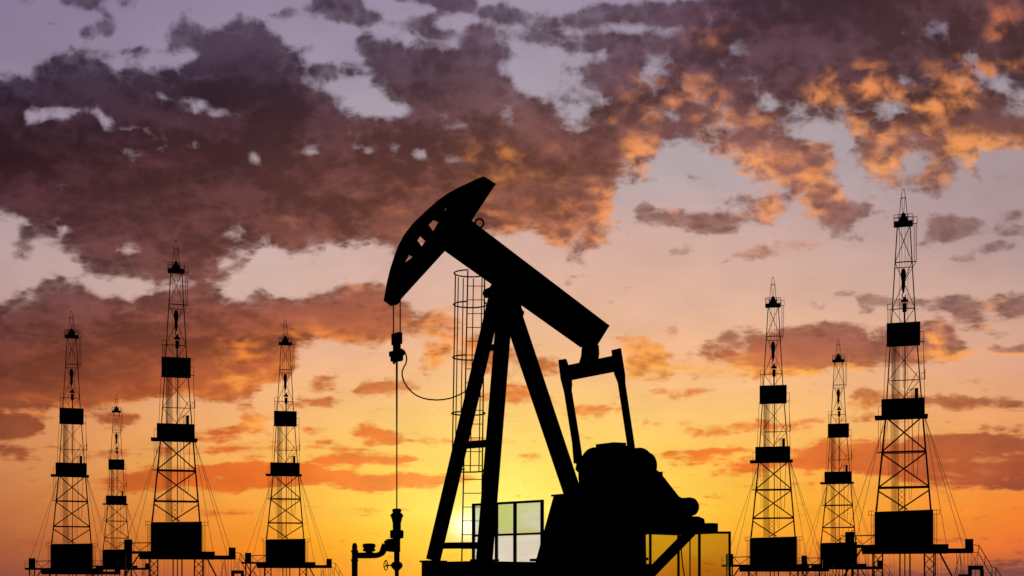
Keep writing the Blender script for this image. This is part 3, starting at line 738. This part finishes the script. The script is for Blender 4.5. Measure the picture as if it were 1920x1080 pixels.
# ---------------------------------------------------------------- drilling rigs
UN = .075                                         # metres per drawing unit
def q(x, y, d=0.0): return ((x - 1693.5) * UN, d * UN, EYE + (HOR - y) * UN)
def rig_parts(root):
    R = RIGSTEEL
    def bars(name, segs, mat=R, parent=root):
        m = MB()
        for x0, y0, x1, y1, w, *r in segs:
            d0, d1 = (r[0], r[1]) if len(r) > 1 else (r[0], r[0]) if r else (0, 0)
            m.bar(q(x0, y0, d0), q(x1, y1, d1), w * UN, w * UN)
        return m.build(name, mat, parent)
    def slab(name, x0, y0, x1, y1, d0, d1, mat=CLAD, parent=root, bevel=0):
        return MB().box(q(x0, y0, d0), q(x1, y1, d1)).build(name, mat, parent, bevel=bevel)
    def ladder(x0, x1, y0, y1, d, name='ladder', step=3.0):
        m = MB(); w = .8 * UN
        for x in (x0, x1): m.bar(q(x, y0, d), q(x, y1, d), w)
        n = max(2, int(abs(y1 - y0) / step))
        for i in range(n + 1):
            y = y0 + (y1 - y0) * i / n; m.bar(q(x0, y, d), q(x1, y, d), .55 * w)
        return m.build(name, R, root)
    # half width / depth of the tapering mast at a level
    def lx(y): return np.interp(y, [423, 580, 608, 783, 958], [1682.5, 1673.6, 1671.5, 1660.7, 1643.0])
    def rx(y): return np.interp(y, [423, 580, 608, 783, 958], [1706.2, 1714.6, 1716.5, 1730.0, 1744.8])
    def dp(y): return np.interp(y, [423, 958], [5, 17])
    S = []
    for dsgn in (-1, 1):
        for f in (lx, rx):
            for y0, y1, w in ((423, 608, 2.0), (608, 783, 2.1), (783, 958, 3.0)):
                S.append((f(y0), y0, f(y1), y1, w if dsgn < 0 else w * .75, dsgn*dp(y0), dsgn*dp(y1)))
    def X(y0, y1, w, d=-1, half=1.0):
        for a, b in ((lx, rx), (rx, lx)):
            ye = y0 + (y1 - y0) * half
            S.append((a(y0), y0, a(y0) + (b(y1) - a(y0)) * half, ye, w, d*dp(y0), d*dp(ye)))
    X(424, 492, 1.2); X(493, 579, 1.2); X(581, 646, 1.1); X(647, 714, 1.1); X(716, 783, 1.1)
    X(783, 847, 2.6); X(851, 914, 2.6); X(921, 985, 2.6, half=.56)
    for y, w in ((492.7, 1.8), (580.5, 1.6), (714.8, 1.5), (848.5, 3.4), (914.5, 3.4)):
        S.append((lx(y), y, rx(y), y, w, -dp(y), -dp(y)))
        for f in (lx, rx): S.append((f(y), y, f(y), y, w * .7, -dp(y), dp(y)))
    for y in (500, 848.5, 914.5): S.append((lx(y), y, rx(y), y, 1.2, dp(y), dp(y)))
    S += [(1644.5, 848.5, lx(848), 848.5, 2.0, -12), (1708, 494, 1718.5, 492.7, 1.6, -6), (1718, 494, 1703, 516, 1.0, -6), (1703, 516, 1690, 545, 1.0, -6)]
    S += [(1662, 646, 1657, 749, .9, -14), (1731, 646, 1733, 749, .9, -14), (1720, 700, 1694, 748, 1.1, -12)]
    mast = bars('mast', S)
    # crown
    S = []
    for d in (-3, 3):
        S += [(1684.9, 423, 1689.2, 371, 1.1, d, d*.5), (1702.7, 423, 1698.0, 371, 1.1, d, d*.5), (1689.2, 371, 1692.3, 354.5, .9, d*.5, 0), (1698.0, 371, 1695.0, 354.5, .9, d*.5, 0)]
    S += [(1689, 371, 1698.2, 371, 1.3), (1692, 354.5, 1695.4, 354.5, 1.0), (1690.3, 372, 1693, 399, .8), (1697, 372, 1694.3, 399, .8)]
    bars('gin_pole', S)
    slab('crown_platform', 1675.7, 416.7, 1712, 423.5, -9, 9)
    S = []
    for d in (-9, 9):
        S += [(1675.7, 404.2, 1712, 404.2, .9, d), (1675.7, 411, 1712, 411, .8, d)] + [(x, 403.8, x, 417, .9, d) for x in (1676.1, 1684.5, 1702.5, 1711.6)]
    S += [(1712, 410.5, 1720, 410.5, .9, -8), (1719.6, 410.3, 1719.6, 423.5, .9, -8), (1713, 410.3, 1713, 423.5, .8, -8), (1712, 423, 1720, 423, 1.1, -8)]
    bars('guard_rail', S)
    m = MB(); c = q(1693.8, 423)
    m.lathe([(6*UN, 5.2*UN), (12*UN, 5.2*UN), (19*UN, 4.9*UN), (22.5*UN, 3.6*UN), (24.4*UN, 1.2*UN)], c, 'z', 16)
    m.box(q(1685.5, 417.5, -5), q(1702.5, 411, 5)); m.box(q(1687.5, 411, -4.4), q(1700.5, 407, 4.4))
    m.build('crown_block', CLAD, root)
    ladder(1714, 1718.5, 423.5, 492.7, -8)
    # hoisting lines, block, hook, swivel, kelly
    S = [(x, 424, x, 512, .7, d) for x, d in ((1686.6, -1), (1691, 1), (1697, -1), (1702.4, 1))] + [(1686.6, 512, 1686.6, 748, .6, 2), (1702.4, 512, 1701.5, 748, .6, 2)]
    bars('hoist_line', S, CABLE)
    m = MB(); c = q(1693.8, 530)
    m.lathe([(-19*UN, 1.6*UN), (-10*UN, 3.0*UN), (-6*UN, 3.6*UN), (4*UN, 3.6*UN), (9*UN, 4.8*UN), (18*UN, 4.9*UN), (23*UN, 3.9*UN), (26.5*UN, 1.5*UN)], c, 'z', 16)
    tb = m.build('travelling_block', CLAD, root)
    m = MB().tube([q(x, y) for x, y in ((1694, 546), (1693.6, 549), (1691.8, 552), (1691.4, 555), (1693, 557.4), (1696, 557.6), (1698, 555.6), (1698.4, 553))], .95 * UN, 8)
    m.build('hook', CLAD, tb)
    m = MB(); c = q(1696, 583)
    m.lathe([(-2*UN, 3.9*UN), (12*UN, 4.0*UN), (14*UN, 4.2*UN)], c, 'z', 14); m.box(q(1689.5, 566.5, -2), q(1702.5, 561.5, 2)); m.box(q(1693, 561.5, -1.4), q(1699, 557.5, 1.4))
    m.build('swivel', CLAD, root)
    bars('kelly', [(1696, 583, 1696, 648, 3.2, 0), (1696.6, 646, 1696.6, 958, 1.9, 0)])
    # monkey board and racking floor behind their windwalls
    def wall(x0, y0, x1, y1, d, topped=True):
        m = MB(); t = 1.2
        for e in (-d, d - t): m.box(q(x0, y0, e), q(x1, y1, e + t))
        for x in (x0, x1 - t): m.box(q(x, y0, -d + t), q(x + t, y1, d - t))
        m.box(q(x0 + t, y1 - 2, -d + t), q(x1 - t, y1 - .5, d - t))
        for i in range(1, 12): m.box(q(x0 + (x1-x0)*i/12 - .3, y0, -d - .35), q(x0 + (x1-x0)*i/12 + .3, y1, -d - .02))
        return m.build('wind_wall', CLAD, root)
    wall(1662.6, 608, 1725.3, 646, 19)
    wall(1652.6, 750, 1733.5, 781, 24)
    slab('walkway', 1640, 780.9, 1739.5, 783.8, -28, 24)
    slab('exhaust_stack', 1715, 729.3, 1721.6, 750, -6, 0)
    ladder(1709.5, 1713.5, 730, 750, -5, step=2.5)
    bars('guard_rail', [(1705, 731, 1714, 731, .8, -5), (1705.4, 731, 1705.4, 738, .7, -5)])
    bars('guard_rail', [(1725, 626.7, 1732, 626.7, .9, -17), (1731.6, 626.5, 1731.6, 646, .9, -17), (1725, 645.4, 1732.4, 645.4, 1.4, -17), (1730.6, 646, 1733.5, 715, .8, -17),
                        (1727, 703.4, 1734.6, 703.4, .8, -17), (1734.2, 697, 1734.2, 715, .8, -17), (1727, 714.9, 1734.6, 714.9, 1.2, -17), (1727.6, 703, 1727.6, 715, .7, -17)])
    bars('guard_rail', [(1663.5, 571.2, 1673.6, 571.2, .9, -11), (1663.9, 571, 1663.9, 582, .9, -11), (1663.2, 580.6, 1674, 580.6, 1.2, -11)])
    ladder(1664.6, 1669.8, 581, 608, -11)
    bars('guard_rail', [(1646.8, 762.8, 1652.6, 762.8, .9, -22), (1647.2, 762.6, 1647.2, 848, .8, -22), (1652, 783, 1650.8, 848, .7, -22)])
    # stands of drill pipe
    for i in range(6):
        x = 1672.2 + i * 2.35
        MB().tube([q(x, 957, 4 + i % 2), q(x, 646, 4 + i % 2)], .58 * UN, 6).build('drill_pipe', R, root)
    bars('pipe_rack', [(1680.4 - 1.6*i, 646, 1676 - .8*i, 752, .45, 1) for i in range(5)])
    # hoses
    def hosel(pts, r): return MB().tube([q(x, y, d) for x, y, d in pts], r * UN, 5).build('mud_hose', CABLE, root)
    def loop(xa, xb, y0, yb, d, r, n=16):
        pts = []
        for i in range(n + 1):
            t = i / n * 2 - 1; e = abs(t) ** 4
            pts.append(((xa + xb) / 2 + (xb - xa) / 2 * (t if abs(t) < .6 else math.copysign(.6 + (abs(t) - .6) * .6, t)) , yb + (y0 - yb) * e, d))
        pts[0] = (xa, y0, d); pts[-1] = (xb, y0, d); return hosel(pts, r)
    loop(1709.5, 1723.5, 784, 895, -8, .62); loop(1702.5, 1711, 784, 937, -4, .38); loop(1692.6, 1699, 648, 727, 2, .45); loop(1664, 1670, 784, 890, 4, .3)
    S = [(1685, 916, 1685, 958, 1.0, -2), (1696.6, 916, 1696.6, 958, 1.0, -2)]
    for i in range(4):
        y = 917 + i * 10.2; S += [(1685, y, 1696.6, y + 10.2, .7, -2), (1696.6, y, 1685, y + 10.2, .7, -2)]
    bars('lattice_column', S)
    # base house, deck, side cabins
    m = MB()
    m.prism([(q(x, y)[0], q(x, y)[2]) for x, y in ((1640, 960.2), (1749, 957.6), (1749, 1021.6), (1640, 1021.6))], -26*UN, 26*UN)
    for i in range(1, 18): m.box(q(1640 + 109*i/18 - .35, 961.5, -26.5), q(1640 + 109*i/18 + .35, 1021, -26.02))
    m.build('base_house', CLAD, root)
    for x0, x1, xa, xb in ((1628.7, 1640, 1633.4, 1638.6), (1749, 1760.5, 1750.4, 1755.8)):
        bars('guard_rail', [(x0, 958.4, x1, 958.4, .9, -20), (x0, 966, x1, 966, 1.0, -20), ((x0 if x0 < 1700 else x1), 958, (x0 if x0 < 1700 else x1), 966.5, .9, -20), ((x0+x1)/2, 958, (x0+x1)/2, 966, .8, -20)])
        ladder(xa, xb, 966, 1021, -20)
    m = MB()
    m.box(q(1616, 1021.8, -34), q(1776.5, 1038, 34)); m.box(q(1776.5, 1029.8, -30), q(1822, 1037.8, 20)); m.box(q(1574.4, 1021.6, -26), q(1616, 1026.5, 20))
    for i in range(14): m.box(q(1618 + i*12, 1024, -35), q(1619.2 + i*12, 1037.5, -34.02))
    m.build('deck', CLAD, root)
    slab('winch_cabin', 1584, 996.8, 1601, 1021.5, -20, 0); slab('winch_cabin', 1807.4, 1012.3, 1822, 1029.7, -20, 0)
    bars('truss', [(1601, 1004.5, 1640, 1003.5, 2.0, -18), (1601, 1004.5, 1618, 1021, 1.3, -18), (1640, 1004, 1617, 1021, 1.3, -18), (1574.6, 1003.6, 1584, 1003.6, .9, -18),
                   (1574.8, 1003.4, 1574.8, 1022, .9, -18), (1574.6, 1011.5, 1584, 1011.5, .9, -18)])
    # guy lines
    for x0, y0, x1, y1, d0, d1 in ((1658, 797, 1589, 997, -10, -12), (1657, 790, 1603, 1021, -10, -26), (1664, 788, 1640, 960, 8, 20), (1733, 784, 1773.3, 1021.8, -10, -20), (1733.4, 784, 1804, 1029.8, -10, -18), (1733.8, 784, 1809.5, 1012.3, -10, -14)):
        bars('guy_line', [(x0, y0, x1, y1, .8, d0, d1)], CABLE)
    # substructure: lattice legs, well pipes, braces, right hand stair
    gnd = HOR + EYE / UN + 8
    for x0, x1, dd in ((1636.5, 1655.2, -22), (1732.5, 1752.8, -22), (1638, 1654, 22), (1734, 1751, 22)):
        S = [(x0, 1038, x0, gnd, 2.2, dd), (x1, 1038, x1, gnd, 2.2, dd)]; y = 1039
        while y + 19 < gnd:
            S += [(x0, y, x1, y + 19, 1.0, dd), (x1, y, x0, y + 19, 1.0, dd)]; y += 19
        bars('lattice_leg', S)
    for x, w in ((1687.3, 2.6), (1696.6, 2.2), (1706.2, 2.8)): bars('conductor_pipe', [(x, 1038, x, gnd, w, 0)])
    bars('brace', [(1761, 1038, 1800, 1113, 3.2, -20)]); bars('brace', [(1617, 1027, 1560, 1113, 3.0, -20)])
    for x in (1586, 1599): bars('support_post', [(x, 1026, x, gnd, 3.2, -14)])
    bars('brace', [(1586, 1028, 1599, 1050, 1.2, -14), (1599, 1050, 1586, 1072, 1.2, -14)])
    for x, w in ((1792, .9), (1798.5, .9), (1805.5, .9), (1812.5, .9), (1818.7, .9)): bars('support_post', [(x, 1038, x + (2 if x < 1800 else 0), gnd, w, -15)])
    bars('brace', [(1798, 1038, 1808, 1113, 1.0, -15), (1797, 1042, 1786, 1090, 1.2, -15)])
    for xx in (1668, 1676, 1757, 1764): bars('drain_line', [(xx, 1038, xx + 1, gnd, .5, 6)], CABLE)
    ladder(1622.5, 1627.5, 1040, 1110, 10)
    m = MB(); w = .85 * UN
    for d in (-16, -6):
        for P in (((1822, 1023), (1832.7, 1024.4), (1856, 1064), (1863, 1064.5), (1890, 1113)), ((1821.5, 1037), (1831, 1037.5), (1852, 1075), (1876, 1117))):
            for (xa, ya), (xb, yb) in zip(P, P[1:]): m.bar(q(xa, ya, d), q(xb, yb, d), w)
        for xa, ya, xb, yb in ((1832.7, 1024.4, 1831, 1037.5), (1844, 1044, 1843, 1059), (1856, 1064, 1856, 1080), (1863, 1064.5, 1862.5, 1090)): m.bar(q(xa, ya, d), q(xb, yb, d), w)
    for i in range(14):
        t = i / 13; xa, ya = 1831 + 45*t, 1037.5 + 79.5*t; m.box(q(xa, ya, -16), q(xa + 2.4, ya + .7, -6))
    for xa, ya, xb, yb in ((1821, 1040, 1828, 1056), (1830, 1040, 1821, 1056), (1826, 1056, 1826, 1113), (1830, 1040, 1830, 1062)): m.bar(q(xa, ya, -11), q(xb, yb, -11), w)
    m.build('stair', R, root)
    m = MB(); m.box(q(1812.7, 1061.5, -22), q(1840, 1069, -4)); m.box(q(1812.7, 1069, -22), q(1819.5, 1110, -4)); m.box(q(1834, 1069, -22), q(1841, 1110, -4)); m.box(q(1795, 1077, -20), q(1812.7, 1082, -6))
    m.build('pump_module', CLAD, root)

rig0 = empty('drilling_rig', '', 'drilling rig', (0, 0, 0), 0, 'drilling rigs standing on the skyline')
rig_parts(rig0)
RIGS = [ # axis, tip, scale, label
 (1693.5, 354.0, 1.0000, 'tallest drilling rig, on the far right with its tip above all the others'),
 (133.9, 583.4, .7217, 'leftmost drilling rig of all, its tip lying over dark red cloud'),
 (218.1, 740.0, .4800, 'smallest drilling rig, between the leftmost rig and the tall left one'),
 (330.0, 450.5, .8745, 'tall drilling rig on the left, highest of the four left of the pumpjack'),
 (534.7, 599.3, .6810, 'drilling rig nearest to the wellhead, just left of the hanging polished rod'),
 (1449.2, 519.4, .8076, 'drilling rig next to the amber fence, first one right of the pumpjack'),
 (1571.7, 634.7, .6330, 'small drilling rig squeezed between the two larger rigs on the right'),
]
def copy_tree(o, parent=None):
    c = o.copy(); C.objects.link(c); c.parent = parent
    for ch in list(o.children):
        copy_tree(ch, c)
    return c
for i, (ax, tip, k, label) in enumerate(RIGS):
    r = rig0 if i == 0 else copy_tree(rig0)
    dep = F * UN / k
    # the derrick stands on piles driven to suit its own pad
    yd = tip + (1038 - 354) * k
    dzr = ((HOR - yd) / k - (HOR - 1038)) * UN
    # lateral offset keeps the drawing axis (1693.5) on the rig's own axis
    r.location = ((ax - 960) / F * dep, dep, dzr)
    # every derrick is turned with its drill floor towards the well in front
    aim = math.atan2(r.location.x, r.location.y)
    r.rotation_euler = (0, 0, -aim); r.scale = (math.cos(aim), 1, 1)
    r['label'] = label

# ---------------------------------------------------------------- ground
m = MB(); n = 96
rings = [0.0, 12, 30, 60, 120, 250, 500, 1200, 3000, 9000]
vs = [(0, 60, -.02)]
for rr_ in rings[1:]:
    for k in range(n):
        a = 2 * math.pi * k / n
        vs.append((rr_ * math.cos(a), 60 + rr_ * math.sin(a), -.02 - (.25 * abs(math.sin(a * 5 + rr_)) if rr_ > 100 else 0)))
fs = [(0, 1 + k, 1 + (k + 1) % n) for k in range(n)]
for i in range(len(rings) - 2):
    for k in range(n): fs.append((1 + i*n + k, 1 + (i+1)*n + k, 1 + (i+1)*n + (k+1) % n, 1 + i*n + (k+1) % n))
g = MB().add(vs, fs).build('ground', SOIL); g['kind'] = 'structure'
Rz = Matrix.Rotation(YAW, 3, 'Z')
pad = MB().box((xs0 - .5, -HW - .45, -.3), (xs1 + .6, HW + .45, zb - .002)).build('concrete_pad', CONC, bevel=.03)
pad.location = PROOT; pad.rotation_euler = (0, 0, YAW); pad['kind'] = 'structure'
# ---------------------------------------------------------------- light, camera
build_world(scene)
sd = bpy.data.lights.new('sun', 'SUN'); sd.energy = 4.0; sd.angle = math.radians(.5); sd.color = (1, .80, .58)
so = bpy.data.objects.new('sun', sd); C.objects.link(so)
v = Vector((math.sin(SUN_AZ) * math.cos(SUN_EL), math.cos(SUN_AZ) * math.cos(SUN_EL), math.sin(SUN_EL)))
so.rotation_euler = v.to_track_quat('Z', 'Y').to_euler()
so.location = (0, 60, 60)
cd = bpy.data.cameras.new('camera'); cam = bpy.data.objects.new('camera', cd); C.objects.link(cam)
cam.location = (0, 0, EYE); cam.rotation_euler = (math.radians(90), 0, 0)
cd.sensor_width = 36; cd.lens = 36 * F / 1920; cd.shift_y = (HOR - 540) / 1920
cd.clip_start = .1; cd.clip_end = 20000
scene.camera = cam
vs = scene.view_settings
scene.display_settings.display_device = 'sRGB'
vs.view_transform = 'Standard'; vs.look = 'None'; vs.exposure = 0; vs.gamma = 1; vs.use_curve_mapping = False
